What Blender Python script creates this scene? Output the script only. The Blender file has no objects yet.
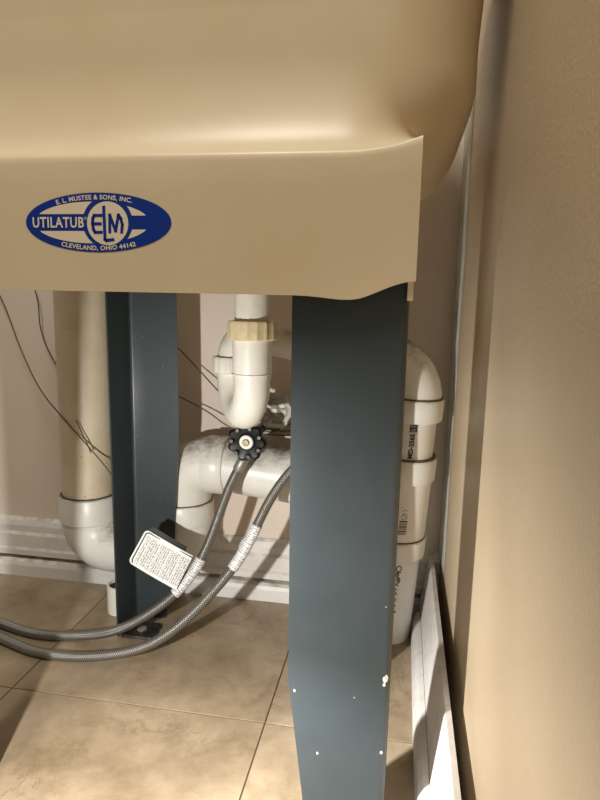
import bpy, bmesh, math, random
from mathutils import Vector, Matrix
random.seed(4)
PI = math.pi
scene = bpy.context.scene
COL = scene.collection

# ---------------------------------------------------------------- camera, world, lights, exposure
def cam_axes(yaw=9.5, pitch=9.6, roll=1.2):
    y, p, r = [math.radians(v) for v in (yaw, pitch, roll)]
    fw = Vector((-math.sin(y)*math.cos(p), math.cos(y)*math.cos(p), -math.sin(p)))
    rt = Vector((math.cos(y), math.sin(y), 0)); up = rt.cross(fw)
    return rt*math.cos(r)+up*math.sin(r), -rt*math.sin(r)+up*math.cos(r), fw
_rt, _up, _fw = cam_axes()
cd = bpy.data.cameras.new('camera'); cam = bpy.data.objects.new('camera', cd); COL.objects.link(cam)
cd.sensor_fit = 'VERTICAL'; cd.sensor_height = 36; cd.sensor_width = 27; cd.lens = 27.0
cd.clip_start = 0.01; cd.clip_end = 50
m3 = Matrix((_rt, _up, -_fw)).transposed()
cam.matrix_world = Matrix.Translation((0, 0, .5)) @ m3.to_4x4()
scene.camera = cam

w = bpy.data.worlds.new('world'); scene.world = w; w.use_nodes = True
w.node_tree.nodes['Background'].inputs[0].default_value = (1.0, .90, .78, 1)
w.node_tree.nodes['Background'].inputs[1].default_value = 0.13

def lamp(name, kind, loc, energy, color, size=.02, target=None, **kw):
    d = bpy.data.lights.new(name, kind); d.energy = energy; d.color = color
    if kind == 'AREA': d.size = size
    else: d.shadow_soft_size = size
    for k, v in kw.items(): setattr(d, k, v)
    o = bpy.data.objects.new(name, d); COL.objects.link(o); o.location = loc
    if target is not None:
        o.rotation_euler = (Vector(target)-Vector(loc)).to_track_quat('-Z', 'Y').to_euler()
    return o
# hand torch held low in front of the tub, left of the lens
lamp('torch_light', 'SPOT', (-.311, .26, .265), 9.8, (1.0, .98, .94), .008, target=(-.235, .80, .05), spot_size=math.radians(138), spot_blend=.7)
lamp('torch_beam_light', 'SPOT', (-.311, .26, .265), 7.8, (1.0, .98, .95), .008, target=(.0, .42, .07), spot_size=math.radians(140), spot_blend=.9)
lamp('torch_core_light', 'SPOT', (-.311, .26, .265), 22.0, (.96, .98, 1.0), .008, target=(-.055, .50, .04), spot_size=math.radians(40), spot_blend=1.0)
# the room's ceiling lamp behind the viewer
lamp('ceiling_lamp_light', 'AREA', (-.45, -.20, 2.25), 23.0, (1.0, .94, .83), .45, target=(-.2, .5, .5))

vs = scene.view_settings
vs.view_transform = 'Standard'; vs.look = 'None'; vs.gamma = 1.0; vs.use_curve_mapping = False
vs.exposure = 0.0

# ---------------------------------------------------------------- helpers
def lin(c):
    def f(v):
        v /= 255.0
        return v/12.92 if v <= .04045 else ((v+.055)/1.055)**2.4
    return (f(c[0]), f(c[1]), f(c[2]), 1)

def mat(name, col, rough=.5, metal=0.0, col2=None, nscale=8, ndetail=4, nlo=.4, nhi=.65,
        bump=0.0, bscale=200, bdist=.001, spec=.5, coat=0.0, dust=None, speck=None):
    m = bpy.data.materials.new(name); m.use_nodes = True
    nt = m.node_tree; N = nt.nodes; L = nt.links
    b = N['Principled BSDF']
    b.inputs['Base Color'].default_value = lin(col); b.inputs['Roughness'].default_value = rough
    b.inputs['Metallic'].default_value = metal; b.inputs['Specular IOR Level'].default_value = spec
    b.inputs['Coat Weight'].default_value = coat; b.inputs['Coat Roughness'].default_value = .2
    tc = N.new('ShaderNodeTexCoord')
    last = None
    def noise(scale, detail=4, rough_=.55):
        n = N.new('ShaderNodeTexNoise'); n.inputs['Scale'].default_value = scale
        n.inputs['Detail'].default_value = detail; n.inputs['Roughness'].default_value = rough_
        L.new(tc.outputs['Object'], n.inputs['Vector']); return n
    def ramp(src, lo, hi):
        r = N.new('ShaderNodeMapRange'); r.inputs[1].default_value = lo; r.inputs[2].default_value = hi
        L.new(src, r.inputs[0]); return r.outputs[0]
    def mix(fac, a, bb):
        x = N.new('ShaderNodeMix'); x.data_type = 'RGBA'
        L.new(fac, x.inputs[0])
        if isinstance(a, tuple): x.inputs[6].default_value = a
        else: L.new(a, x.inputs[6])
        x.inputs[7].default_value = bb
        return x.outputs[2]
    cur = lin(col)
    if col2 is not None:
        cur = mix(ramp(noise(nscale, ndetail).outputs['Fac'], nlo, nhi), cur, lin(col2))
    if dust is not None:      # dust and grime that has settled on the upper side of the piece, in patches
        g = N.new('ShaderNodeNewGeometry'); s = N.new('ShaderNodeSeparateXYZ'); L.new(g.outputs['True Normal'], s.inputs[0])
        a = ramp(s.outputs[2], .25, .95)
        q = ramp(noise(38, 6, .7).outputs['Fac'], .40, .62)
        mu = N.new('ShaderNodeMath'); mu.operation = 'MULTIPLY'; L.new(a, mu.inputs[0]); L.new(q, mu.inputs[1])
        cur = mix(mu.outputs[0], cur, lin(dust))
    if speck is not None:     # small chips and dirt spots
        v = N.new('ShaderNodeTexVoronoi'); v.inputs['Scale'].default_value = speck[1]
        L.new(tc.outputs['Object'], v.inputs['Vector'])
        f1 = ramp(v.outputs['Distance'], speck[2], speck[2]*.6)
        cur = mix(f1, cur, lin(speck[0]))
    if not isinstance(cur, tuple): L.new(cur, b.inputs['Base Color'])
    if bump:
        bn = N.new('ShaderNodeBump'); bn.inputs['Strength'].default_value = bump; bn.inputs['Distance'].default_value = bdist
        L.new(noise(bscale, 3).outputs['Fac'], bn.inputs['Height']); L.new(bn.outputs[0], b.inputs['Normal'])
    return m

M = {}
M['tub'] = mat('cream_plastic', (228, 211, 179), .38, col2=(224, 206, 172), nscale=9, bump=.05, bscale=900, bdist=.0003)
M['steel'] = mat('blue_grey_enamel', (53, 61, 64), .42, col2=(48, 57, 60), nscale=14, bump=.08, bscale=1400, bdist=.0003,
                 speck=((190, 195, 190), 55, .035), coat=.15)
M['footmetal'] = mat('dull_dark_steel', (58, 54, 46), .45, metal=.7, col2=(90, 84, 72), nscale=60)
M['pvc'] = mat('white_pvc', (230, 228, 221), .36, col2=(223, 219, 208), nscale=18, dust=(112, 104, 92))
M['pvc_old'] = mat('yellowed_pvc', (218, 205, 178), .42, col2=(206, 190, 160), nscale=14, speck=((120, 100, 70), 45, .06))
M['pvc_trap'] = mat('ivory_trap_plastic', (232, 229, 218), .34, col2=(221, 215, 197), nscale=30, nlo=.5, nhi=.75)
M['nut'] = mat('yellowed_nut_plastic', (224, 208, 170), .45, col2=(204, 184, 142), nscale=60, nlo=.45, nhi=.7)
M['grimeline'] = mat('grime_line', (92, 78, 60), .8)
M['backwall'] = mat('cream_wall_paint', (226, 214, 200), .6, col2=(222, 206, 190), nscale=3, bump=.12, bscale=260, bdist=.0008,
                    speck=((110, 95, 78), 22, .022))
M['rightwall'] = mat('tan_wall_paint', (204, 184, 154), .32, col2=(198, 177, 146), nscale=5, bump=.5, bscale=330, bdist=.0008)
M['corner'] = mat('grey_caulk', (214, 214, 206), .55, col2=(190, 190, 182), nscale=30)
M['base'] = mat('white_baseboard_paint', (232, 229, 224), .42, col2=(222, 217, 210), nscale=20, dust=(168, 156, 144))
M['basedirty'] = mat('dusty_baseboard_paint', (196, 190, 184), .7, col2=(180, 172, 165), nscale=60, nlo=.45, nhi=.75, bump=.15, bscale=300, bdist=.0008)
M['grout'] = mat('tile_joint', (96, 78, 56), .8)
M['blue'] = mat('emblem_blue', (2, 50, 148), .4)
M['cream_print'] = mat('emblem_cream', (240, 228, 202), .4)
M['black'] = mat('black_handle_plastic', (9, 9, 10), .4)
M['ringwhite'] = mat('white_washer', (228, 226, 220), .5)
M['brass'] = mat('brass_screw', (150, 138, 104), .5, metal=.5)
M['chrome'] = mat('dull_chrome', (190, 186, 178), .5, metal=.15, col2=(164, 158, 148), nscale=60)
M['ferrule'] = mat('steel_ferrule', (150, 147, 140), .45, metal=.55)
M['valvebody'] = mat('dark_valve_metal', (70, 64, 56), .4, metal=.8)
M['wire'] = mat('grey_wire', (96, 88, 78), .5, metal=.3)
M['ink'] = mat('black_ink', (22, 20, 24), .6)
M['tagblack'] = mat('black_tag_back', (16, 16, 16), .5)
M['tagwhite'] = mat('white_tag_paper', (232, 232, 230), .5)
M['dark'] = mat('bore_shade_paint', (40, 34, 28), .9)  # dark colour painted in for the shade inside the open stub

def floor_mat():
    m = bpy.data.materials.new('stone_look_vinyl_tile'); m.use_nodes = True
    nt = m.node_tree; N = nt.nodes; L = nt.links; b = N['Principled BSDF']
    tc = N.new('ShaderNodeTexCoord'); oi = N.new('ShaderNodeObjectInfo')
    vm = N.new('ShaderNodeVectorMath'); vm.operation = 'MULTIPLY_ADD'
    cx = N.new('ShaderNodeCombineXYZ')
    for i in range(3): L.new(oi.outputs['Random'], cx.inputs[i])
    vm.inputs[1].default_value = (9, 17, 5)
    L.new(cx.outputs[0], vm.inputs[0]); L.new(tc.outputs['Object'], vm.inputs[2])
    def noise(s, d, r, dist=0.0):
        n = N.new('ShaderNodeTexNoise'); n.inputs['Scale'].default_value = s; n.inputs['Detail'].default_value = d
        n.inputs['Roughness'].default_value = r; n.inputs['Distortion'].default_value = dist
        L.new(vm.outputs[0], n.inputs['Vector']); return n.outputs['Fac']
    r1 = N.new('ShaderNodeValToRGB'); L.new(noise(11, 9, .70, .25), r1.inputs[0])
    e = r1.color_ramp.elements
    e[0].position = .32; e[0].color = lin((128, 111, 87)); e[1].position = .68; e[1].color = lin((171, 153, 129))
    ne = e.new(.5); ne.color = lin((153, 135, 110))
    # dark veins and blotches of the print
    v = N.new('ShaderNodeMath'); v.operation = 'SUBTRACT'; v.inputs[1].default_value = .5
    L.new(noise(12, 8, .74, .5), v.inputs[0])
    ab = N.new('ShaderNodeMath'); ab.operation = 'ABSOLUTE'; L.new(v.outputs[0], ab.inputs[0])
    mr = N.new('ShaderNodeMapRange'); mr.inputs[1].default_value = .0; mr.inputs[2].default_value = .03
    mr.inputs[3].default_value = 1; mr.inputs[4].default_value = 0; L.new(ab.outputs[0], mr.inputs[0])
    mk = N.new('ShaderNodeMapRange'); mk.inputs[1].default_value = .45; mk.inputs[2].default_value = .62; L.new(noise(5, 4, .6), mk.inputs[0])
    mm = N.new('ShaderNodeMath'); mm.operation = 'MULTIPLY'; L.new(mr.outputs[0], mm.inputs[0]); L.new(mk.outputs[0], mm.inputs[1])
    m2 = N.new('ShaderNodeMath'); m2.operation = 'MULTIPLY'; m2.inputs[1].default_value = .6; L.new(mm.outputs[0], m2.inputs[0])
    x = N.new('ShaderNodeMix'); x.data_type = 'RGBA'; L.new(m2.outputs[0], x.inputs[0]); L.new(r1.outputs[0], x.inputs[6])
    x.inputs[7].default_value = lin((112, 94, 72))
    L.new(x.outputs[2], b.inputs['Base Color'])
    b.inputs['Roughness'].default_value = .38
    bp = N.new('ShaderNodeBump'); bp.inputs['Strength'].default_value = .25; bp.inputs['Distance'].default_value = .001
    L.new(noise(60, 4, .6), bp.inputs['Height']); L.new(bp.outputs[0], b.inputs['Normal'])
    return m
M['tile'] = floor_mat()

def braid_mat():
    m = bpy.data.materials.new('braided_steel'); m.use_nodes = True
    nt = m.node_tree; N = nt.nodes; L = nt.links; b = N['Principled BSDF']
    uv = N.new('ShaderNodeUVMap'); s = N.new('ShaderNodeSeparateXYZ'); L.new(uv.outputs[0], s.inputs[0])
    def math_(op, a, b_):
        n = N.new('ShaderNodeMath'); n.operation = op
        for i, v in enumerate((a, b_)):
            if v is None: continue
            if isinstance(v, (int, float)): n.inputs[i].default_value = v
            else: L.new(v, n.inputs[i])
        return n.outputs[0]
    # u: turns round the hose, v: metres along it
    pu = math_('MULTIPLY', s.outputs[0], 8*2*PI); pv = math_('MULTIPLY', s.outputs[1], 2*PI/.0030)
    w1 = math_('SINE', math_('ADD', pu, pv), None); w2 = math_('SINE', math_('SUBTRACT', pu, pv), None)
    h = math_('MAXIMUM', w1, w2)
    r = N.new('ShaderNodeValToRGB'); L.new(math_('MULTIPLY_ADD', h, .5), r.inputs[0])
    # MULTIPLY_ADD third input is 0.5
    for nd in N:
        if nd.type == 'MATH' and nd.operation == 'MULTIPLY_ADD': nd.inputs[2].default_value = .5
    e = r.color_ramp.elements
    e[0].position = .35; e[0].color = lin((82, 79, 74)); e[1].position = .9; e[1].color = lin((162, 159, 153))
    L.new(r.outputs[0], b.inputs['Base Color']); b.inputs['Metallic'].default_value = .75; b.inputs['Roughness'].default_value = .36
    bp = N.new('ShaderNodeBump'); bp.inputs['Strength'].default_value = .6; bp.inputs['Distance'].default_value = .0006
    L.new(h, bp.inputs['Height']); L.new(bp.outputs[0], b.inputs['Normal'])
    return m
M['braid'] = braid_mat()

def print_mat(name='fine_print_paper', margin=None):
    """white paper with illegible fine print in columns (UV in metres)"""
    m = bpy.data.materials.new(name); m.use_nodes = True
    nt = m.node_tree; N = nt.nodes; L = nt.links; b = N['Principled BSDF']
    uv = N.new('ShaderNodeUVMap'); s = N.new('ShaderNodeSeparateXYZ'); L.new(uv.outputs[0], s.inputs[0])
    def mth(op, a, b_=0.0):
        n = N.new('ShaderNodeMath'); n.operation = op
        for i, v in enumerate((a, b_)):
            if isinstance(v, (int, float)): n.inputs[i].default_value = v
            else: L.new(v, n.inputs[i])
        return n.outputs[0]
    rows = mth('LESS_THAN', mth('FRACT', mth('MULTIPLY', s.outputs[0], 1/.0033)), .72)
    nz = N.new('ShaderNodeTexNoise'); nz.inputs['Scale'].default_value = 520; nz.inputs['Detail'].default_value = 1
    L.new(uv.outputs[0], nz.inputs['Vector'])
    words = mth('GREATER_THAN', nz.outputs['Fac'], .46)
    gaps = mth('GREATER_THAN', mth('FRACT', mth('MULTIPLY', mth('ADD', s.outputs[0], .004), 1/.0165)), .10)
    ink = mth('MULTIPLY', mth('MULTIPLY', rows, words), gaps)
    if margin:
        for op, k, lim in (('GREATER_THAN', 0, margin[0]), ('GREATER_THAN', 1, margin[1]), ('LESS_THAN', 1, margin[2])):
            ink = mth('MULTIPLY', ink, mth(op, s.outputs[k], lim))
    mx = N.new('ShaderNodeMix'); mx.data_type = 'RGBA'; L.new(mth('MULTIPLY', ink, .62), mx.inputs[0])
    mx.inputs[6].default_value = lin((234, 234, 232)); mx.inputs[7].default_value = lin((40, 40, 44))
    L.new(mx.outputs[2], b.inputs['Base Color']); b.inputs['Roughness'].default_value = .45
    return m
M['print'] = print_mat()
M['print_flap'] = print_mat('fine_print_card', (.0075, .004, .0465))

def link(name, me, material, parent=None, smooth=False):
    o = bpy.data.objects.new(name, me); COL.objects.link(o)
    if material is not None and not me.materials: me.materials.append(M[material])
    if parent is not None: o.parent = parent
    if smooth:
        for p in me.polygons: p.use_smooth = True
        try: me.set_sharp_from_angle(angle=math.radians(40))
        except Exception: pass
    return o
def pyd(name, v, f, material, parent=None, smooth=False, uv=None):
    me = bpy.data.meshes.new(name); me.from_pydata([tuple(p) for p in v], [], f); me.update()
    if uv is not None:
        ul = me.uv_layers.new(name='UVMap')
        for lp in me.loops: pass
        k = 0
        for poly, fuv in zip(me.polygons, uv):
            for li, c in zip(poly.loop_indices, fuv): ul.data[li].uv = c
    bm = bmesh.new(); bm.from_mesh(me); bmesh.ops.recalc_face_normals(bm, faces=bm.faces); bm.to_mesh(me); bm.free()
    return link(name, me, material, parent, smooth)
def tag(o, label=None, cat=None, group=None, kind=None):
    if label: o['label'] = label
    if cat: o['category'] = cat
    if group: o['group'] = group
    if kind: o['kind'] = kind
    return o
def thing(name, label, cat, loc, group=None):
    o = bpy.data.objects.new(name, None); COL.objects.link(o); o.location = loc; o.empty_display_size = .03
    tag(o, label, cat, group)
    return o
def under(child, parent):
    child.parent = parent
    root = parent
    off = Vector((0, 0, 0))
    while root is not None:
        off += Vector(root.location); root = root.parent
    child.data.transform(Matrix.Translation(-off))
    return child

class MB:
    def __init__(s): s.v = []; s.f = []; s.uv = []
    def box(s, a, b):
        i = len(s.v)
        s.v += [(x, y, z) for z in (a[2], b[2]) for y in (a[1], b[1]) for x in (a[0], b[0])]
        s._f([(0,2,3,1), (4,5,7,6), (0,1,5,4), (2,6,7,3), (0,4,6,2), (1,3,7,5)], i); return s
    def _f(s, fs, i):
        for f in fs:
            s.f.append(tuple(k+i for k in f)); s.uv.append([(0, 0)]*len(f))
    def tube(s, pts, rad, n=20, cap=True, uvlen=False, up=(0, 0, 1)):
        pts = [Vector(p) for p in pts]; R = rad if isinstance(rad, (list, tuple)) else [rad]*len(pts)
        i0 = len(s.v); dist = 0; ds = []
        t0 = (pts[1]-pts[0]).normalized()
        a = Vector(up) if abs(t0.dot(Vector(up))) < .95 else Vector((1, 0, 0))
        nrm = (a-t0*a.dot(t0)).normalized()
        for k, p in enumerate(pts):
            if k == 0: t = pts[1]-pts[0]
            elif k == len(pts)-1: t = pts[-1]-pts[-2]
            else:
                t = (pts[k+1]-p).normalized()+(p-pts[k-1]).normalized()
                if t.length < 1e-6: t = pts[k+1]-pts[k-1]
            if t.length < 1e-9: t = t0
            t.normalize(); nrm = (nrm-t*nrm.dot(t)).normalized(); bi = t.cross(nrm); t0 = t
            if k: dist += (p-pts[k-1]).length
            ds.append(dist)
            for j in range(n):
                an = 2*PI*j/n
                s.v.append(tuple(p+(nrm*math.cos(an)+bi*math.sin(an))*R[k]))
        for k in range(len(pts)-1):
            for j in range(n):
                j2 = (j+1) % n
                s.f.append((i0+k*n+j, i0+k*n+j2, i0+(k+1)*n+j2, i0+(k+1)*n+j))
                u0, u1 = j/n, (j+1)/n
                s.uv.append([(u0, ds[k]), (u1, ds[k]), (u1, ds[k+1]), (u0, ds[k+1])])
        if cap:
            s.f.append(tuple(i0+j for j in reversed(range(n)))); s.uv.append([(0, 0)]*n)
            e = i0+(len(pts)-1)*n
            s.f.append(tuple(e+j for j in range(n))); s.uv.append([(0, 0)]*n)
        return s
    def build(s, name, material, parent=None, smooth=True, uv=False):
        o = pyd(name, s.v, s.f, material, None, smooth, s.uv if uv else None)
        if parent is not None: under(o, parent)
        return o
def arc(c, r, u, v, a0, a1, n=10):
    c, u, v = Vector(c), Vector(u), Vector(v)
    return [c+(u*math.cos(a0+(a1-a0)*k/n)+v*math.sin(a0+(a1-a0)*k/n))*r for k in range(n+1)]
def spline(pts, per=10):
    P = [Vector(p) for p in pts]; P = [P[0]*2-P[1]]+P+[P[-1]*2-P[-2]]; out = []
    for i in range(1, len(P)-2):
        a, b, c, d = P[i-1:i+3]
        for k in range(per):
            t = k/per
            out.append(.5*((2*b)+(c-a)*t+(2*a-5*b+4*c-d)*t*t+(3*b-a-3*c+d)*t**3))
    out.append(P[-2]); return out
def text_mesh(body, size, offset=0.0, space=1.0, align='CENTER', shear=0.0):
    cu = bpy.data.curves.new('t', 'FONT'); cu.body = body; cu.size = size; cu.align_x = align; cu.align_y = 'CENTER'
    cu.offset = offset; cu.space_character = space; cu.resolution_u = 3; cu.shear = shear
    o = bpy.data.objects.new('t', cu); COL.objects.link(o)
    dg = bpy.context.evaluated_depsgraph_get(); me = bpy.data.meshes.new_from_object(o.evaluated_get(dg))
    v = [tuple(p.co) for p in me.vertices]; f = [tuple(p.vertices) for p in me.polygons]
    bpy.data.objects.remove(o); bpy.data.curves.remove(cu); bpy.data.meshes.remove(me)
    return v, f
def extrude_flat(name, v2, f, mapping, material, parent, thick=.0003):
    """flat print given in 2-D, laid on a surface by mapping(x, y, height) with a hair of thickness"""
    n = len(v2)
    vs_ = [mapping(p[0], p[1], thick) for p in v2]
    o = pyd(name, vs_, f, material)
    return under(o, parent)

# ---------------------------------------------------------------- the setting
WX, WY = .078, .935        # right wall face, back wall face
mb = MB().box((-1.9, WY, 0), (WX+.12, WY+.12, 2.4)); tag(mb.build('wall_back', 'backwall', smooth=False), kind='structure')
mb = MB().box((WX, -1.6, 0), (WX+.12, WY, 2.4)); tag(mb.build('wall_right', 'rightwall', smooth=False), kind='structure')
fl = MB().box((-1.9, -1.6, -.06), (WX+.12, WY+.12, -.0010)).build('floor', 'grout', smooth=False); tag(fl, kind='structure')
T = .332; GX, GY = -.139, .627
def tile_mesh(sx, sy):
    g = .0009; bv = .0002
    v = []
    for z, i in ((-.0010, g), (-bv, g), (0, g+bv)):
        v += [(i, i, z), (sx-i, i, z), (sx-i, sy-i, z), (i, sy-i, z)]
    f = [(8, 9, 10, 11)]
    for l in (0, 4):
        for k in range(4): f.append((l+k, l+(k+1) % 4, l+4+(k+1) % 4, l+4+k))
    me = bpy.data.meshes.new('floor_tile'); me.from_pydata(v, [], f); me.materials.append(M['tile']); return me
full = {}
xs = [GX+T*k for k in range(-5, 2)]; ys = [GY+T*k for k in range(-6, 2)]
for x in xs:
    x1 = min(x+T, WX)
    if x1-x < .02: continue
    for y in ys:
        y1 = min(y+T, WY)
        if y1-y < .02: continue
        key = (round(x1-x, 3), round(y1-y, 3))
        if key not in full: full[key] = tile_mesh(x1-x, y1-y)
        o = bpy.data.objects.new('floor_tile', full[key]); COL.objects.link(o); o.location = (x, y, 0); o.parent = fl

def extrude_profile(name, prof, axis, a, b, origin, material):
    """prof: list of (out, z); runs along axis from a to b"""
    v = []; n = len(prof)
    for t in (a, b):
        for o_, z in prof:
            v.append((t, origin-o_, z) if axis == 'x' else (origin-o_, t, z))
    f = [(i, (i+1) % n, n+(i+1) % n, n+i) for i in range(n)]+[tuple(range(n)), tuple(range(2*n-1, n-1, -1))]
    return tag(pyd(name, v, f, material), kind='structure')
extrude_profile('baseboard_back', [(0, .0375), (.019, .0375), (.019, .047), (.016, .051), (.016, .074), (.012, .079), (.012, .090), (.008, .098), (.003, .102), (0, .102)],
                'x', -1.9, WX-.0012, WY, 'base')
extrude_profile('trim_1', [(0, 0), (.024, 0), (.024, .020), (.022, .026), (.017, .0295), (0, .0300)], 'x', -1.9, WX-.0012, WY, 'base')
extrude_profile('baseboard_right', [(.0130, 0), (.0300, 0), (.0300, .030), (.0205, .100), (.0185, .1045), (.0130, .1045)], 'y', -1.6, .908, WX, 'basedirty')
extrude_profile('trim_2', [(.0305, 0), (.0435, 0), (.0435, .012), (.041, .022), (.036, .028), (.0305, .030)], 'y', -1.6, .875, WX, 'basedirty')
# strip of grey caulk and primer left along the inside corner
v = []; f = []
nz = 40
for k in range(nz+1):
    z = .10+(2.28)*k/nz
    wv = .007+.002*math.sin(k*1.7)+random.uniform(-.0015, .0015)
    v += [(WX-.0004, WY-.060-3*wv, z), (WX-.0012, WY-.030, z), (WX-.0040, WY-.0004, z), (WX+.0, WY, z)]
for k in range(nz):
    for j in range(3):
        f.append((k*4+j, k*4+j+1, k*4+5+j, k*4+4+j))
tag(pyd('trim_3', v, f, 'corner', smooth=True), kind='structure')

# ---------------------------------------------------------------- laundry tub
TCX = -.2225; TCY = .667
tub = thing('laundry_tub', 'cream plastic laundry tub on blue-grey steel legs, blue oval emblem on its apron', 'laundry tub', (TCX, TCY, 0))

def rrect(hx, hy, r, n=14):
    pts = []
    for (sx, sy, a0) in ((1, -1, -PI/2), (1, 1, 0), (-1, 1, PI/2), (-1, -1, PI)):
        cx, cy = sx*(hx-r), sy*(hy-r)
        for k in range(n+1):
            a = a0+PI/2*k/n; pts.append((cx+r*math.cos(a), cy+r*math.sin(a)))
    return pts
def basin():
    # (half x, half y, corner radius, z) from the outer floor round to the rim and back down inside
    S = []
    RB = .090; zb = .600
    HX, HY = .2765, .153
    S.append((.02, .012, .01, zb))
    for k in range(0, 25):
        a = PI/2*k/24
        S.append((HX-RB+RB*math.sin(a), HY-.081*(1-math.sin(a))**1.8, .055+.025*math.sin(a), zb+RB-RB*math.cos(a)))
    S.append((HX, HY, .08, .72)); S.append((HX+.004, HY+.004, .08, .80)); S.append((HX+.005, HY+.006, .08, .83))
    S.append((HX+.013, HY+.016, .085, .838)); S.append((HX+.014, HY+.018, .086, .848)); S.append((HX+.010, HY+.014, .084, .856)); S.append((HX-.004, HY, .08, .858))
    S.append((HX-.012, HY-.008, .075, .850))
    S.append((HX-.014, HY-.012, .075, .72))
    for k in range(8, -1, -1):
        a = PI/2*k/8
        S.append((HX-.016-RB+RB*math.sin(a), HY-.014-RB*.9+RB*.9*math.sin(a), .04+.03*math.sin(a), zb+.008+RB-RB*math.cos(a)))
    S.append((.02, .012, .01, zb+.008))
    v = []; f = []; n = len(rrect(1, 1, .1))
    for hx, hy, r, z in S:
        v += [(x, y, z) for x, y in rrect(hx, hy, min(r, hx*.99, hy*.99))]
    for k in range(len(S)-1):
        for j in range(n):
            j2 = (j+1) % n; f.append((k*n+j, k*n+j2, (k+1)*n+j2, (k+1)*n+j))
    f.append(tuple(range(n))); f.append(tuple(range((len(S)-1)*n, len(S)*n)))
    o = pyd('basin', v, f, 'tub', tub, True)
    me = o.data
    for p in me.polygons: p.use_smooth = True
    return o
basin()

SK_R = .0085; SK_L = 2*TCX-SK_R; SK_GAP = -(TCX+.2765-SK_R)
def basin_front(x, z):
    ca = max(0, min(1, (.690-z)/.09)); sa = math.sqrt(1-ca*ca)
    hx_, hy_, rr_ = .2765-.09+.09*sa, .153-.081*(1-sa)**1.8, .055+.025*sa
    dx = max(0, abs(x-TCX)-(hx_-rr_))
    return TCY-hy_+rr_-math.sqrt(max(0, rr_*rr_-dx*dx))
def smooth01(t): t = max(0, min(1, t)); return t*t*(3-2*t)
def apron():
    nx = 60; v = []; f = []
    xs_ = []
    for k in range(nx+1):
        t = k/nx
        t = .5-.5*math.cos(PI*t)     # denser at the ends
        xs_.append(SK_L+(SK_R-SK_L)*t)
    def col(x):
        d = min(x-SK_L, SK_R-x)              # distance from the nearer end
        e = 1-min(1, d/.060)                 # 0 in the middle .. 1 at the end
        e2 = smooth01(e)
        crease = .613+.010*e*e
        bot = .5025-.0028*math.exp(-((d-.055)/.022)**2)+.0125*smooth01((.05-d)/.05)
        yoff = .0015*e*e
        P = []
        # ledge that sweeps from the basin's front wall out to the apron's top edge
        h = .082*(1-.84*e2)
        for q in range(31):
            z = .745+(crease+.0005-.745)*q/30
            s_ = max(0, 1-(z-crease-.0005)/h)**2.3
            P.append((basin_front(x, z)*(1-s_)+.4868*s_-.0006*(1-s_), z))
        P.append((.4858, crease-.0015)); P.append((.4850, crease-.006))
        for q in range(1, 6): P.append((.4850-.001*q/5, crease-.006+(bot-crease+.006)*q/5))
        return [(x, y+yoff, z) for y, z in P]
    cols = [col(x) for x in xs_]; n = len(cols[0])
    for c in cols: v += c
    for k in range(nx):
        for j in range(n-1): f.append((k*n+j, (k+1)*n+j, (k+1)*n+j+1, k*n+j+1))
    o = pyd('apron', v, f, 'tub', None, True)
    # consistent outward normals (towards the room), then real thickness
    me = o.data
    s = sum(p.normal.y*p.area for p in me.polygons)
    if s > 0: me.flip_normals()
    md = o.modifiers.new('s', 'SOLIDIFY'); md.thickness = .005; md.offset = -1
    dg = bpy.context.evaluated_depsgraph_get(); me2 = bpy.data.meshes.new_from_object(o.evaluated_get(dg))
    o.modifiers.clear(); o.data = me2
    for p in me2.polygons: p.use_smooth = True
    me2.set_sharp_from_angle(angle=math.radians(50))
    return under(o, tub)
apron()
# little tab of the moulding that the leg is pushed behind
for x0 in (SK_R-.006, SK_L+.0015):
    MB().box((x0, .4905, .500), (x0+.0045, .5, .522)).build('leg_socket_tab', 'tub', tub, smooth=False)

# emblem: blue oval with reversed-out shapes and lettering
EX, EZ = -.2565, .5592
PX, PZ = .000897, .000825     # metres for one unit of the emblem drawing
def emap(x, y, h=0.0):        # x, y in drawing units (y up); the apron leans by 1 mm over its height
    z = EZ+y*PZ
    return (EX+x*PX, .4850-.001*(.607-z)/.1045-.0002-h, z)
n = 64
disc = [(0, 0)]+[(73*math.cos(2*PI*k/n), 29.3*math.sin(2*PI*k/n)) for k in range(n)]
emb = extrude_flat('emblem', disc, [(0, 1+k, 1+(k+1) % n) for k in range(n)], emap, 'blue', tub, .0001)
emb['label'] = 'blue oval emblem with cream lettering'
def on_emb(name, v2, f, m, h): return extrude_flat(name, v2, f, lambda x, y, t: emap(x, y, h), m, emb)
RC, RO, RI = 10.5, 25.0, 20.6
on_emb('emblem_disc', [(RC, -.8)]+[(RC+RI*math.cos(2*PI*k/48), -.8+RI*1.04*math.sin(2*PI*k/48)) for k in range(48)],
       [(0, 1+k, 1+(k+1) % 48) for k in range(48)], 'cream_print', .0003)
def lens(x0, x1, sgn):
    v2 = []; fs = []; N_ = 40; prev = False
    for k in range(N_+1):
        x = x0+(x1-x0)*k/N_
        q = 1-((x+6)/58.0)**2
        hi = 20.5*math.sqrt(q) if q > 0 else 0
        lo = 8.4 if x < RC else 6.8
        d = abs(x-RC)
        if d < RO: lo = max(lo, math.sqrt(RO*RO-d*d)*1.02)
        ok = hi > lo
        if not ok: hi = lo
        v2 += [(x, sgn*lo), (x, sgn*hi)]
        if k: fs.append((2*k-2, 2*k, 2*k+1, 2*k-1))
    return v2, fs
for a, b in ((-58, -2), (24, 48)):
    for sg in (1, -1):
        v2, fs = lens(a, b, sg); on_emb('emblem_window', v2, fs, 'cream_print', .0003)
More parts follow.
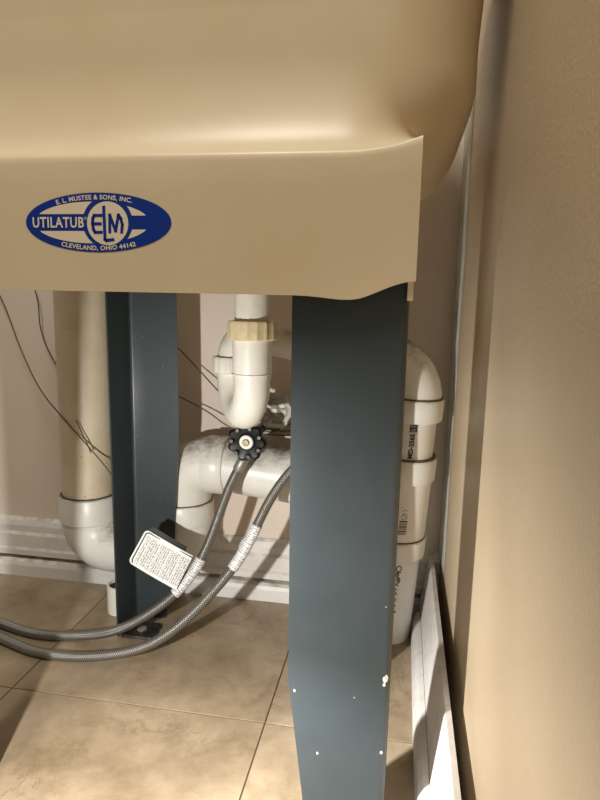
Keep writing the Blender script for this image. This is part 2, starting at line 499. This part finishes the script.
def arc_text(body, size, a, b, sgn, uoff, offset=.0):
    """lettering that follows the oval: upper (sgn=1) or lower (sgn=-1) edge"""
    tv, tf = text_mesh(body, size, offset, 1.06)
    N_ = 400; S = [0]; th0 = PI if sgn > 0 else PI
    pts = []
    for k in range(N_+1):
        th = PI-PI*k/N_ if sgn > 0 else PI+PI*k/N_
        pts.append((a*math.cos(th), b*math.sin(th)))
        if k: S.append(S[-1]+math.hypot(pts[k][0]-pts[k-1][0], pts[k][1]-pts[k-1][1]))
    mid = S[-1]/2
    out = []
    for (x, y, _) in tv:
        s_ = min(max(mid+x+uoff, 0), S[-1]-1e-6)
        k = next(i for i in range(N_) if S[i+1] >= s_)
        t = (s_-S[k])/max(1e-9, S[k+1]-S[k])
        px = pts[k][0]+(pts[k+1][0]-pts[k][0])*t; py = pts[k][1]+(pts[k+1][1]-pts[k][1])*t
        tx, ty = pts[k+1][0]-pts[k][0], pts[k+1][1]-pts[k][1]; l = math.hypot(tx, ty); tx /= l; ty /= l
        out.append((px-ty*y, py+tx*y))
    return out, tf
v2, fs = arc_text('E. L. MUSTEE & SONS, INC.', 6.2, 67, 24.6, 1, -2.8, .16); on_emb('lettering', v2, fs, 'cream_print', .0004)
v2, fs = arc_text('CLEVELAND, OHIO 44142', 6.3, 67, 25.4, -1, .5, .16); on_emb('lettering', v2, fs, 'cream_print', .0004)
tv, fs = text_mesh('UTILATUB', 14.5, .32, 1.08)
wx = max(p[0] for p in tv)-min(p[0] for p in tv); cx_ = (max(p[0] for p in tv)+min(p[0] for p in tv))/2
on_emb('lettering', [((p[0]-cx_)*52.5/wx-39.5, p[1]-.4) for p in tv], fs, 'cream_print', .0004)
tv, fs = text_mesh('®', 4.0); on_emb('lettering', [(p[0]-11.6, p[1]+4.0) for p in tv], fs, 'cream_print', .0004)
def stroke(pts, w):
    v2 = []; fs = []
    for (x0, y0), (x1, y1) in zip(pts, pts[1:]):
        l = math.hypot(x1-x0, y1-y0); ux, uy = (x1-x0)/l, (y1-y0)/l; nx, ny = -uy*w/2, ux*w/2
        ex, ey = ux*w*.45, uy*w*.45; i = len(v2)
        v2 += [(x0-ex+nx, y0-ey+ny), (x1+ex+nx, y1+ey+ny), (x1+ex-nx, y1+ey-ny), (x0-ex-nx, y0-ey-ny)]; fs.append((i, i+1, i+2, i+3))
    return v2, fs
def strokes(lst, w):
    V, F = [], []
    for p in lst:
        a, b = stroke(p, w); i = len(V); V += a; F += [tuple(k+i for k in q) for q in b]
    return V, F
on_emb('monogram_letter', *strokes([[(4.6, 7), (-2.6, 7), (-4.0, 4), (-4.4, -1), (-3.6, -7), (-2, -9.6), (4.2, -9.6)], [(-4.2, -1.2), (3.4, -1.2)]], 3.0), 'blue', .0005)
on_emb('monogram_letter', *strokes([[(7.2, 15), (7.6, -16.6), (9.0, -17.6), (15.6, -16.8)]], 3.1), 'blue', .0005)
on_emb('monogram_letter', *strokes([[(12.6, -9.2), (13.0, 7.4), (18.4, -8.2), (21.6, 7.4), (23.8, 4), (25.2, -2), (24.4, -9.4)]], 2.9), 'blue', .0005)

# legs: bent steel angle, each one tapering towards the floor
def leg(corner, ax, by, levels, foot_off):
    """corner: outer corner at the floor; ax, by: directions (unit) of the two flanges; levels: (z, width a, width b)"""
    th = .0022; br = .007; n_arc = 6
    A = Vector((ax[0], ax[1])); B = Vector((by[0], by[1])); c = Vector(corner)
    v = []; f = []; L_ = 0
    for z, wa, wb in levels:
        out = [c+A*wa]; inn = [c+A*wa+B*th]
        for k in range(n_arc+1):
            t = PI/2*k/n_arc
            o_ = c+(A+B)*br
            out.append(o_-B*br*math.cos(t)-A*br*math.sin(t)); inn.append(o_-B*(br-th)*math.cos(t)-A*(br-th)*math.sin(t))
        out.append(c+B*wb); inn.append(c+B*wb+A*th)
        ring = out+inn[::-1]; L_ = len(ring)
        v += [(p.x, p.y, z) for p in ring]
    for k in range(len(levels)-1):
        for j in range(L_):
            j2 = (j+1) % L_; f.append((k*L_+j, k*L_+j2, (k+1)*L_+j2, (k+1)*L_+j))
    h = L_//2
    for base in (0, (len(levels)-1)*L_):
        for j in range(h-1): f.append((base+j, base+j+1, base+L_-2-j, base+L_-1-j))
    o = pyd('leg', v, f, 'steel', None, True); o.data.set_sharp_from_angle(angle=math.radians(28)); under(o, tub)
    fc = c+A*foot_off[0]+B*foot_off[1]
    m = MB()
    pr = rrect(.026, .021, .006, 4); nn = len(pr); m.v += [(fc.x+x, fc.y+y, .0002) for x, y in pr]+[(fc.x+x*.94, fc.y+y*.93, .0045) for x, y in pr]
    m._f([tuple(range(nn)), tuple(range(nn, 2*nn))]+[(j, (j+1) % nn, nn+(j+1) % nn, nn+j) for j in range(nn)], 0)
    m.build('foot_plate', 'footmetal', o, smooth=False)
    MB().tube([(fc.x, fc.y, .0046), (fc.x, fc.y, .0065), (fc.x, fc.y, .0085)], [.0075, .0075, .0045], 14).build('foot_screw', 'ferrule', o)
    return o
LF = [(0.0, .075, .045), (.03, .078, .05), (.15, .0935, .06), (.30, .095, .065), (.585, .097, .07)]
LB = [(0.0, .050, .066), (.10, .064, .067), (.30, .076, .068), (.53, .074, .069), (.60, .074, .069)]
LFL = -.450
fr_leg = leg((.0045, .499), (-1, 0), (0, 1), LF, (.035, .03))
for cx_, cz_, r_ in ((.0002, .163, .0030), (-.0010, .157, .0016), (-.0006, .088, .0013), (-.083, .140, .0012), (-.060, .078, .0010)):
    ring = [(cx_+r_*random.uniform(.6, 1.1)*math.cos(2*PI*k/9), cz_+1.5*r_*random.uniform(.6, 1.1)*math.sin(2*PI*k/9)) for k in range(9)]
    yf = lambda x_: .499+(.007-math.sqrt(max(0, .007**2-max(0, x_+.0025)**2)))
    under(pyd('paint_chip', [(x_, yf(x_)-.0002, z_) for x_, z_ in ring], [tuple(range(9))], 'ringwhite'), fr_leg)
leg((LFL, .499), (1, 0), (0, 1), [(0.0, .048, .045), (.15, .060, .055), (.30, .070, .06), (.53, .082, .07), (.585, .083, .07)], (-.003, .018))  # unseen front-left leg, placed and narrowed so its shadow reaches the standpipe
leg((-.395, .829), (1, 0), (0, -1), LB, (.030, .046))
leg((-.020, .800), (-1, 0), (0, -1), [(0.0, .045, .060), (.10, .052, .062), (.30, .056, .064), (.53, .056, .066), (.62, .056, .066)], (.030, .040))

# ---------------------------------------------------------------- tub drain with its trap
td = thing('sink_drain_trap', 'ivory plastic sink drain with J-bend trap under the middle of the tub', 'drain trap', (-.176, .72, .33))
IX, IY = -.1828, .725; OX, OY = -.2285, .802
MB().tube([(IX, IY, .5992), (IX, IY, .58), (IX, IY, .46)], .0222, 28).build('tailpiece', 'pvc_trap', td)
def slip_nut(x, y, z0, z1, r, parent, ribs=16, mt='nut'):
    m = MB(); n = 96; prof = [(z0, .93), (z0+.0015, 1), (z1-.003, 1), (z1, .95), (z1, .78)]
    i0 = 0
    for z, s in prof:
        for j in range(n):
            a = 2*PI*j/n; rr = r*s*(1+.035*(1 if (j % (n//ribs)) in (0, 1) else 0)*(1 if s >= .93 else 0))
            m.v.append((x+rr*math.cos(a), y+rr*math.sin(a), z))
    for k in range(len(prof)-1):
        m._f([(k*n+j, k*n+(j+1) % n, (k+1)*n+(j+1) % n, (k+1)*n+j) for j in range(n)], 0)
    m._f([tuple(range(n)), tuple(range((len(prof)-1)*n, len(prof)*n))], 0)
    return m.build('slip_nut', mt, parent)
slip_nut(IX, IY, .4485, .4715, .0305, td)
MB().tube([(IX, IY, .450), (IX, IY, .4075), (IX, IY, .4065), (IX, IY, .4058)], [.0245, .0245, .0258, .0245], 28).build('trap_inlet', 'pvc_trap', td)
hd = Vector((OX-IX, OY-IY, 0)); HR = hd.length/2; hd.normalize()
ctr = Vector((IX, IY, .395))+hd*HR
pts = [Vector((IX, IY, .4058))]+arc(ctr, HR, -hd, (0, 0, -1), 0, PI, 20)+[Vector((OX, OY, .404))]
MB().tube(pts, [.0243]+[.0228]*(len(pts)-2)+[.0228], 26).build('trap_bend', 'pvc_trap', td)
slip_nut(OX, OY, .397, .419, .029, td, mt='pvc_trap')
AZ = .447
ad = Vector((.165, .034, -.022)).normalized()
p0 = Vector((OX, OY, .415)); pc = Vector((OX+.028, OY+.012, AZ))
el = spline([(OX, OY, .412), (OX+.002, OY+.001, .428), (OX+.012, OY+.005, .443), tuple(Vector((OX+.03, OY+.010, AZ)))], 6)
MB().tube(el, .0225, 24).build('trap_elbow', 'pvc', td)
MB().tube([(OX+.028, OY+.0095, AZ), (-.0850, .8505, .4188)], .0205, 24).build('trap_arm', 'pvc', td)
slip_nut_obj = MB().tube([(OX+.026, OY+.009, AZ+.001), (OX+.050, OY+.0165, AZ-.004)], .0255, 24).build('arm_collar', 'pvc', td)

# ---------------------------------------------------------------- big waste stack in the right-hand corner
ds = thing('waste_stack', 'white waste pipe stack with couplings standing in the corner by the tan wall', 'waste pipe', (-.007, .86, 0))
PT, PB = Vector((.0155, .850, .365)), Vector((-.0075, .862, .0))
def on_stack(z): t = z/.365; return PB+(PT-PB)*t
rS = .0405
MB().tube([on_stack(.0005), on_stack(.365)], rS, 40).build('pipe', 'pvc', ds)
c = on_stack(.365); R_ = .05
pts = arc((c.x-R_, c.y, .365), R_, (1, 0, 0), (0, 0, 1), 0, PI/2, 12)+[Vector((c.x-R_-.03, c.y+.002, .415))]
MB().tube(pts, .0435, 36).build('elbow', 'pvc', ds)
MB().tube([(c.x-R_-.028, c.y+.002, .415), (c.x-R_-.05, c.y+.002, .416)], .047, 32).build('elbow_hub', 'pvc', ds)
def collar(z0, z1, r, name='coupling'):
    a, b = on_stack(z0), on_stack(z1); d = (b-a)
    o = MB().tube([a, a+d*.06, a+d*.94, b], [r-.0015, r, r, r-.0015], 40).build(name, 'pvc', ds)
    MB().tube([b-d*.02, b+d.normalized()*.0022], r-.0024, 40).build('joint_line', 'grimeline', o)
    return o
collar(.338, .369, .0475); collar(.250, .284, .0475); collar(.134, .163, .0465)
MB().tube([on_stack(.163), on_stack(.250)], .0435, 40).build('tee_body', 'pvc', ds)
def stack_map(z0, a0, r):
    def f(u, v_, h=0): # u: metres up the pipe, v: metres round it (to the left when reading upwards)
        p = on_stack(z0+u); a = a0-v_/r; rr = r+.0004
        return (p.x+rr*math.sin(a), p.y-rr*math.cos(a), p.z)
    return f
def stack_print(name, v2, f, z0, a0, r):
    mp = stack_map(z0, a0, r)
    return under(pyd(name, [mp(p[0], p[1]) for p in v2], f, 'ink'), ds)
tv, fs = text_mesh('MD-2565', .0088, .0004, 1.05, 'LEFT')
stack_print('lettering', [(p[0], p[1]) for p in tv], fs, .2865, .20, rS)
bx = .2865+max(p[0] for p in tv)+.003-.2865
V, F = strokes([[(bx, -.0045), (bx, .0045), (bx+.009, .0045), (bx+.009, -.0045), (bx, -.0045)], [(bx+.0025, -.0025), (bx+.0025, .003), (bx+.0065, .0025), (bx+.0065, -.003)], [(bx+.0045, -.003), (bx+.0045, .003)]], .0014)
stack_print('boxed_mark', V, F, .2865, .20, rS)
V, F = [], []
zz = 0.0
for wdt, gap in ((.0012, .001), (.0006, .0009), (.0016, .0012), (.0006, .0007), (.0011, .0014), (.002, .0009), (.0006, .0012), (.0013, .001), (.0006, .0006), (.0018, .001)):
    i = len(V); V += [(zz, -.0055), (zz+wdt, -.0055), (zz+wdt, .0055), (zz, .0055)]; F.append((i, i+1, i+2, i+3)); zz += wdt+gap
stack_print('barcode', V, F, .176, .22, .0435)
def scrawl(paths, wd): return strokes(paths, wd)
V, F = scrawl([[(.024, -.004), (.030, -.003), (.031, .001), (.027, .004), (.022, .002), (.024, -.004)], [(.026, -.002), (.029, .002)], [(.035, -.004), (.037, 0), (.034, .003)]], .0007)
stack_print('handwriting', V, F, .176, .22, .0435)
# handwriting that runs down the lower length of the pipe
hw = []
def loop(u, rx, ry, v0=0): return [(u+rx*math.cos(2*PI*k/10), v0+ry*math.sin(2*PI*k/10)) for k in range(11)]
hw += [loop(-.004, .0042, .0036), [(-.010, -.004), (-.010, .003), (-.014, -.001), (-.017, .001), (-.014, .003), (-.011, .0)], loop(-.0215, .003, .0024, -.001),
       [(-.018, .0), (-.026, -.003), (-.028, .002), (-.031, -.002)], [(-.036, .002), (-.0365, -.001)], [(-.040, .001), (-.044, -.001), (-.0445, .002)],
       [(-.051, -.002), (-.0525, .002), (-.055, -.001)], [(-.060, .001), (-.0635, -.0015)], loop(-.072, .0012, .0012, -.001)]
V, F = scrawl(hw, .0013)
stack_print('handwriting', V, F, .126, .28, rS)
# raised arrow moulded in the elbow's cheek
V, F = strokes([[(0, 0), (.014, .012)], [(.003, .013), (.008, .016), (.015, .015), (.018, .010), (.018, .002)]], .0014)
under(pyd('moulded_mark', [(c.x-.022+p[0], c.y-.0437+.004*(p[0]/.02)**2, .385+p[1]) for p in V], F, 'grimeline'), ds)

# ---------------------------------------------------------------- washer standpipe with its U-bend and arm
sp = thing('washer_standpipe', 'thick ivory standpipe at the left with U-bend and level arm along the back wall', 'waste pipe', (-.494, .878, 0))
SX, SY = -.4955, .878; rp = .0415; UR = .043
MB().tube([(SX, SY, 1.05), (SX, SY, .14)], rp, 36).build('pipe', 'pvc_old', sp)
o = MB().tube([(SX, SY, .134), (SX, SY, .136), (SX, SY, .176), (SX, SY, .178)], [.0455, .0475, .0475, .046], 36).build('coupling', 'pvc', sp)
MB().tube([(SX, SY, .178), (SX, SY, .1798)], .0445, 36).build('joint_line', 'grimeline', o)
RX = -.331; RZ = .241
pts = [Vector((SX, SY, .137))]+arc((SX+UR, SY, .135), UR, (-1, 0, 0), (0, 0, -1), 0, PI/2, 10)
pts += arc((RX-UR, SY, .135), UR, (0, 0, -1), (1, 0, 0), 0, PI/2, 10)+[Vector((RX, SY, .150))]
MB().tube(pts, .0445, 34).build('u_bend', 'pvc', sp)
o = MB().tube([(RX, SY, .145), (RX, SY, .147), (RX, SY, .178), (RX, SY, .18)], [.0455, .047, .047, .0455], 36).build('coupling', 'pvc', sp)
MB().tube([(RX, SY, .18), (RX, SY, .1815)], .0445, 36).build('joint_line', 'grimeline', o)
pts = [Vector((RX, SY, .176)), Vector((RX, SY, .196))]+arc((RX+.044, SY, .197), .044, (-1, 0, 0), (0, 0, 1), 0, PI/2, 10)+[Vector((RX+.062, SY, .241))]
MB().tube(pts, .0430, 34).build('elbow', 'pvc', sp)
MB().tube([(RX+.040, SY, .241), (RX+.042, SY, .241), (RX+.071, SY, .2405), (RX+.073, SY, .2405)], [.044, .0455, .0455, .044], 34).build('coupling', 'pvc', sp)
MB().tube([(RX+.07, SY, .2405), (-.046, .868, .222)], .041, 34).build('arm', 'pvc', sp)

# short white stub of pipe on the floor beside the back leg
st = thing('pipe_stub', 'short white open pipe stub on the floor below the U-bend', 'pipe', (-.424, .836, 0))
n = 28; m = MB(); prof = [(.021, .0005), (.021, .046), (.0178, .046), (.0178, .004)]
for r, z in prof: m.v += [(-.424+r*math.cos(2*PI*j/n), .836+r*math.sin(2*PI*j/n), z+.0) for j in range(n)]
for k in range(3): m._f([(k*n+j, k*n+(j+1) % n, (k+1)*n+(j+1) % n, (k+1)*n+j) for j in range(n)], 0)
m._f([tuple(range(3*n, 4*n)), tuple(range(n))], 0)
m.build('pipe', 'pvc_trap', st)
MB().tube([(-.424, .836, .0405), (-.424, .836, .0415)], .0176, 28).build('bore_shade_disc', 'dark', st)  # dark disc across the mouth, standing in for shade down the hollow

# ---------------------------------------------------------------- valves
def lathe_y(prof, x, z, n=40, mod=None):
    """profile of (radius, y) turned round an axis that points at the viewer"""
    m = MB()
    for r, y in prof:
        for j in range(n):
            a = 2*PI*j/n; rr = r*(mod(a, r) if mod else 1)
            m.v.append((x+rr*math.cos(a), y, z+rr*math.sin(a)))
    for k in range(len(prof)-1):
        m._f([(k*n+j, k*n+(j+1) % n, (k+1)*n+(j+1) % n, (k+1)*n+j) for j in range(n)], 0)
    m._f([tuple(range(n)), tuple(range((len(prof)-1)*n, len(prof)*n))], 0)
    return m
def valve(x, z, y, label, group=None):
    t = thing('supply_valve', label, 'valve', (x, y, z), group)
    lob = lambda a, r: 1+(.11*math.cos(7*a+.4) if r > .018 else 0)
    MB_h = lathe_y([(.012, y+.010), (.023, y+.009), (.0258, y+.004), (.0258, y-.002), (.0225, y-.005), (.0175, y-.0035), (.0125, y-.002), (.0105, y-.004)], x, z, 84, lob)
    h = MB_h.build('handle', 'black', t)
    for k in range(7):
        a = 2*PI*k/7+.4
        cx, cz = x+.0205*math.cos(a), z+.0205*math.sin(a)
        MB().tube([(cx, y-.0085, cz), (cx, y-.004, cz)], [.0026, .0036], 10).build('grip_rib', 'black', h)
    lathe_y([(.0095, y-.0035), (.0095, y-.0058), (.0055, y-.0062)], x, z, 32).build('washer', 'ringwhite', t)
    s = lathe_y([(.0050, y-.0060), (.0050, y-.0078), (.0038, y-.0088), (.0022, y-.0088), (.0020, y-.0072)], x, z, 24).build('screw', 'brass', t)
    MB().tube([(x, y+.008, z), (x, y+.03, z)], [.008, .009], 16).build('stem', 'valvebody', t)
    MB().tube([(x, y+.014, z), (x, y+.018, z), (x, y+.040, z), (x, y+.044, z)], [.009, .0125, .0125, .010], 18).build('body', 'valvebody', t)
    MB().tube([(x-.002, y+.022, z-.004), (x-.006, y+.018, z-.017)], .0085, 16).build('outlet', 'valvebody', t)
    MB().tube([(x, y+.04, z+.001), (x, WY-.004, z+.002)], .0075, 16).build('supply_pipe', 'valvebody', t)
    lathe_y([(.010, WY-.007), (.021, WY-.005), (.023, WY-.0005)], x, z+.002, 28).build('escutcheon', 'chrome', t)
    return t
VX, VZ, VY = -.2075, .3005, .797
valve(VX, VZ, VY, 'black lobed handwheel valve with white washer just below the trap')
valve(-.112, .3005, .797, 'black handwheel valve feeding the right-hand braided hose, behind the front leg')
# dull chrome wheel of an older valve on the wall behind the trap
ov = thing('wall_valve', 'dull grey metal handwheel valve on the wall behind the trap bend', 'valve', (-.192, .90, .325))
ox, oz = -.1835, .3325
o = lathe_y([(.018, .882), (.0255, .880), (.0285, .874), (.0265, .867), (.0205, .866), (.016, .871), (.009, .871), (.004, .866)], ox, oz, 72,
            lambda a, r: 1+(.07*math.cos(6*a) if r > .016 else 0)).build('handle', 'chrome', ov)
for k in range(6):
    a = 2*PI*k/6+.2
    MB().tube([(ox+.008*math.cos(a), .870, oz+.008*math.sin(a)), (ox+.021*math.cos(a), .867, oz+.021*math.sin(a))], .0022, 8).build('spoke', 'chrome', o)
MB().tube([(ox, .882, oz), (ox, .90, oz), (ox, .905, oz), (ox, WY-.001, oz)], [.006, .006, .011, .012], 18).build('body', 'valvebody', ov)

# ---------------------------------------------------------------- braided hoses
def hose(path, label, nut_dir):
    t = thing('supply_hose', label, 'hose', path[-3], 'braided supply hoses')
    P = spline(path, 14)
    MB().tube(P, .0068, 16, uvlen=True).build('braid', 'braid', t, uv=True)
    d = (P[0]-P[6]).normalized()
    MB().tube([P[0]-d*.020, P[0]-d*.0185, P[0]-d*.002, P[0]], [.0072, .0082, .0082, .0074], 18).build('ferrule', 'ferrule', t)
    MB().tube([P[0]-d*.001, P[0]+d*.004, P[0]+d*.012], [.0070, .0102, .0102], 6).build('hex_nut', 'valvebody', t)
    return t, P
path1 = [(-.2155, .8115, .272), (-.236, .804, .227), (-.262, .793, .150), (-.283, .780, .105), (-.317, .760, .066), (-.372, .741, .031), (-.431, .742, .0105), (-.505, .735, .0080), (-.580, .752, .0080), (-.70, .79, .0080), (-.90, .80, .0080), (-1.2, .78, .0080), (-1.55, .74, .0080)]
path2 = [(-.121, .8115, .272), (-.143, .805, .262), (-.172, .792, .220), (-.205, .775, .148), (-.237, .757, .101), (-.284, .728, .052), (-.334, .709, .022), (-.406, .697, .0080), (-.480, .694, .0080), (-.560, .718, .0080), (-.68, .755, .0080), (-.90, .765, .0080), (-1.2, .745, .0080), (-1.55, .705, .0080)]
h1, P1 = hose(path1, 'left braided steel hose with the large white instruction tag', None)
h2, P2 = hose(path2, 'right braided steel hose with a white wrapped paper label', None)
def sub_path(P, i0, i1): return P[i0:i1+1]
def nearest(P, q): return min(range(len(P)), key=lambda i: (P[i]-Vector(q)).length)
# label wound round the right hose
ia, ib = nearest(P2, (-.187, .783, .182)), nearest(P2, (-.221, .767, .122))
seg = sub_path(P2, ia, ib)
def sleeve(seg, r, name, parent):
    m = MB().tube(seg, r, 20, cap=False); L = 0
    m.uv = [[(u[1], u[0]*.045) for u in q] for q in m.uv]
    return m.build(name, 'print', parent, uv=True)
sleeve(seg, .0078, 'paper_label', h2)
# big tag on the left hose: sleeve round the hose, white printed flap, black back flap
ia, ib = nearest(P1, (-.272, .787, .126)), nearest(P1, (-.305, .767, .078))
sleeve(sub_path(P1, ia, ib), .0080, 'tag_sleeve', h1)
def at(x, y, Y):
    d = _rt*((x-300)/600)-_up*((y-400)/600)+_fw
    return Vector((0, 0, .5))+d*(Y/d.y)
def flap(c00, c10, c11, c01, name, material, parent, thick=.0008, rad=.12, uvs=True):
    """quad c00 (lower left) c10 (lower right) c11 c01 with two rounded free corners on the left side"""
    W = ((c10-c00).length+(c11-c01).length)/2; H = ((c01-c00).length+(c11-c10).length)/2
    rx, ry = rad*H/W, rad
    us = [rx*(1-math.cos(PI/2*k/6)) for k in range(7)]+[rx+(1-rx)*k/10 for k in range(1, 11)]
    def P(u, v): return (c00*(1-u)+c10*u)*(1-v)+(c01*(1-u)+c11*u)*v
    nrm = (c10-c00).cross(c01-c00).normalized()
    if nrm.y > 0: nrm = -nrm
    V = []; UV = []; nv = 8; nu = len(us)
    for side in (0, 1):
        for u in us:
            lo = ry-ry*math.sqrt(max(0, 1-(1-u/rx)**2)) if u < rx else 0.0
            for j in range(nv+1):
                v = lo+(1-2*lo)*j/nv
                V.append(P(u, v)+nrm*(.0015*math.sin(u*PI)-thick*side)); UV.append((u*W, v*H))
    F = []; st_ = nv+1; off = nu*st_
    for i in range(nu-1):
        for j in range(nv):
            q = (i*st_+j, (i+1)*st_+j, (i+1)*st_+j+1, i*st_+j+1)
            F.append(q); F.append(tuple(k+off for k in reversed(q)))
        for j in (0, nv):
            q = (i*st_+j, (i+1)*st_+j); F.append((q[0], q[1], q[1]+off, q[0]+off))
    for i in (0, nu-1):
        for j in range(nv): F.append((i*st_+j, i*st_+j+1, i*st_+j+1+off, i*st_+j+off))
    o = pyd(name, V, F, material, None, False, [[UV[k] for k in q] for q in F]); return under(o, parent)
a_bl, a_br, a_tr, a_tl = at(128, 562, .748), at(176, 590, .757), at(193, 556, .772), at(146, 529, .757)
front = flap(a_bl, a_br, a_tr, a_tl, 'tag_flap', 'print_flap', h1)
def inset(u, v): return (a_bl*(1-u)+a_br*u)*(1-v)+(a_tl*(1-u)+a_tr*u)*v
nrm = (a_br-a_bl).cross(a_tl-a_bl).normalized(); nrm = -nrm if nrm.y > 0 else nrm
rim = [inset(1, .955), inset(.085, .955), inset(.045, .90), inset(.045, .12), inset(.075, .05)]
MB().tube([p+nrm*(.0002+.0015*math.sin(u*PI)) for p, u in zip(rim, (1, .075, .045, .045, .075))], .0009, 6).build('printed_border', 'ink', front)
up_ = (a_tl-a_bl)*.13-nrm*.004
flap(a_bl+up_+(a_br-a_bl)*.06, a_br+up_*.8, a_tr+up_*.8-(a_tr-a_tl)*.18, a_tl+up_+(a_br-a_bl)*.06, 'tag_back', 'tagblack', h1)

# ---------------------------------------------------------------- loose wires along the back wall
def wire(path, label, r=.0011, per=8):
    P = spline(path, per)
    o = MB().tube(P, r, 6).build('wire', 'wire'); mid = P[0].copy()
    o.data.transform(Matrix.Translation(-mid)); o.location = mid
    return tag(o, label, 'wire', 'loose wires under the tub')
wy = .925
wire([at(-20, 262, wy), at(2, 300, wy), at(22, 352, .90), at(42, 392, .86), at(72, 428, .832), at(100, 460, .832), at(116, 480, .84), at(135, 498, .87)], 'long thin wire sagging across the thick standpipe at the left')
wire([at(33, 284, wy), at(38, 302, wy), at(40, 325, wy), at(46, 345, wy), at(57, 366, wy)], 'short dark wire dangling left of the thick standpipe')
wire([at(76, 420, .829), at(82, 433, .829), at(86, 441, .829), at(91, 453, .829)], 'short dark twist of wire hooked on the standpipe', .0010)
wire([at(165, 335, wy), at(180, 350, wy), at(200, 371, .915), at(222, 394, .90), at(250, 412, .91), at(272, 430, wy)], 'upper thin wire running behind the trap from the back leg')
wire([at(165, 388, wy), at(180, 397, wy), at(205, 410, .915), at(232, 428, .90), at(262, 434, .91), at(300, 436, wy)], 'lower thin wire running behind the trap above the level arm')
wire([at(268, 434, .90), at(285, 426, .915), at(300, 420, wy)], 'short wire rising to the right beside the grey wall valve')
wire([at(266, 429, .91), at(282, 431, .92), at(300, 430, wy)], 'short level wire just below the grey wall valve')
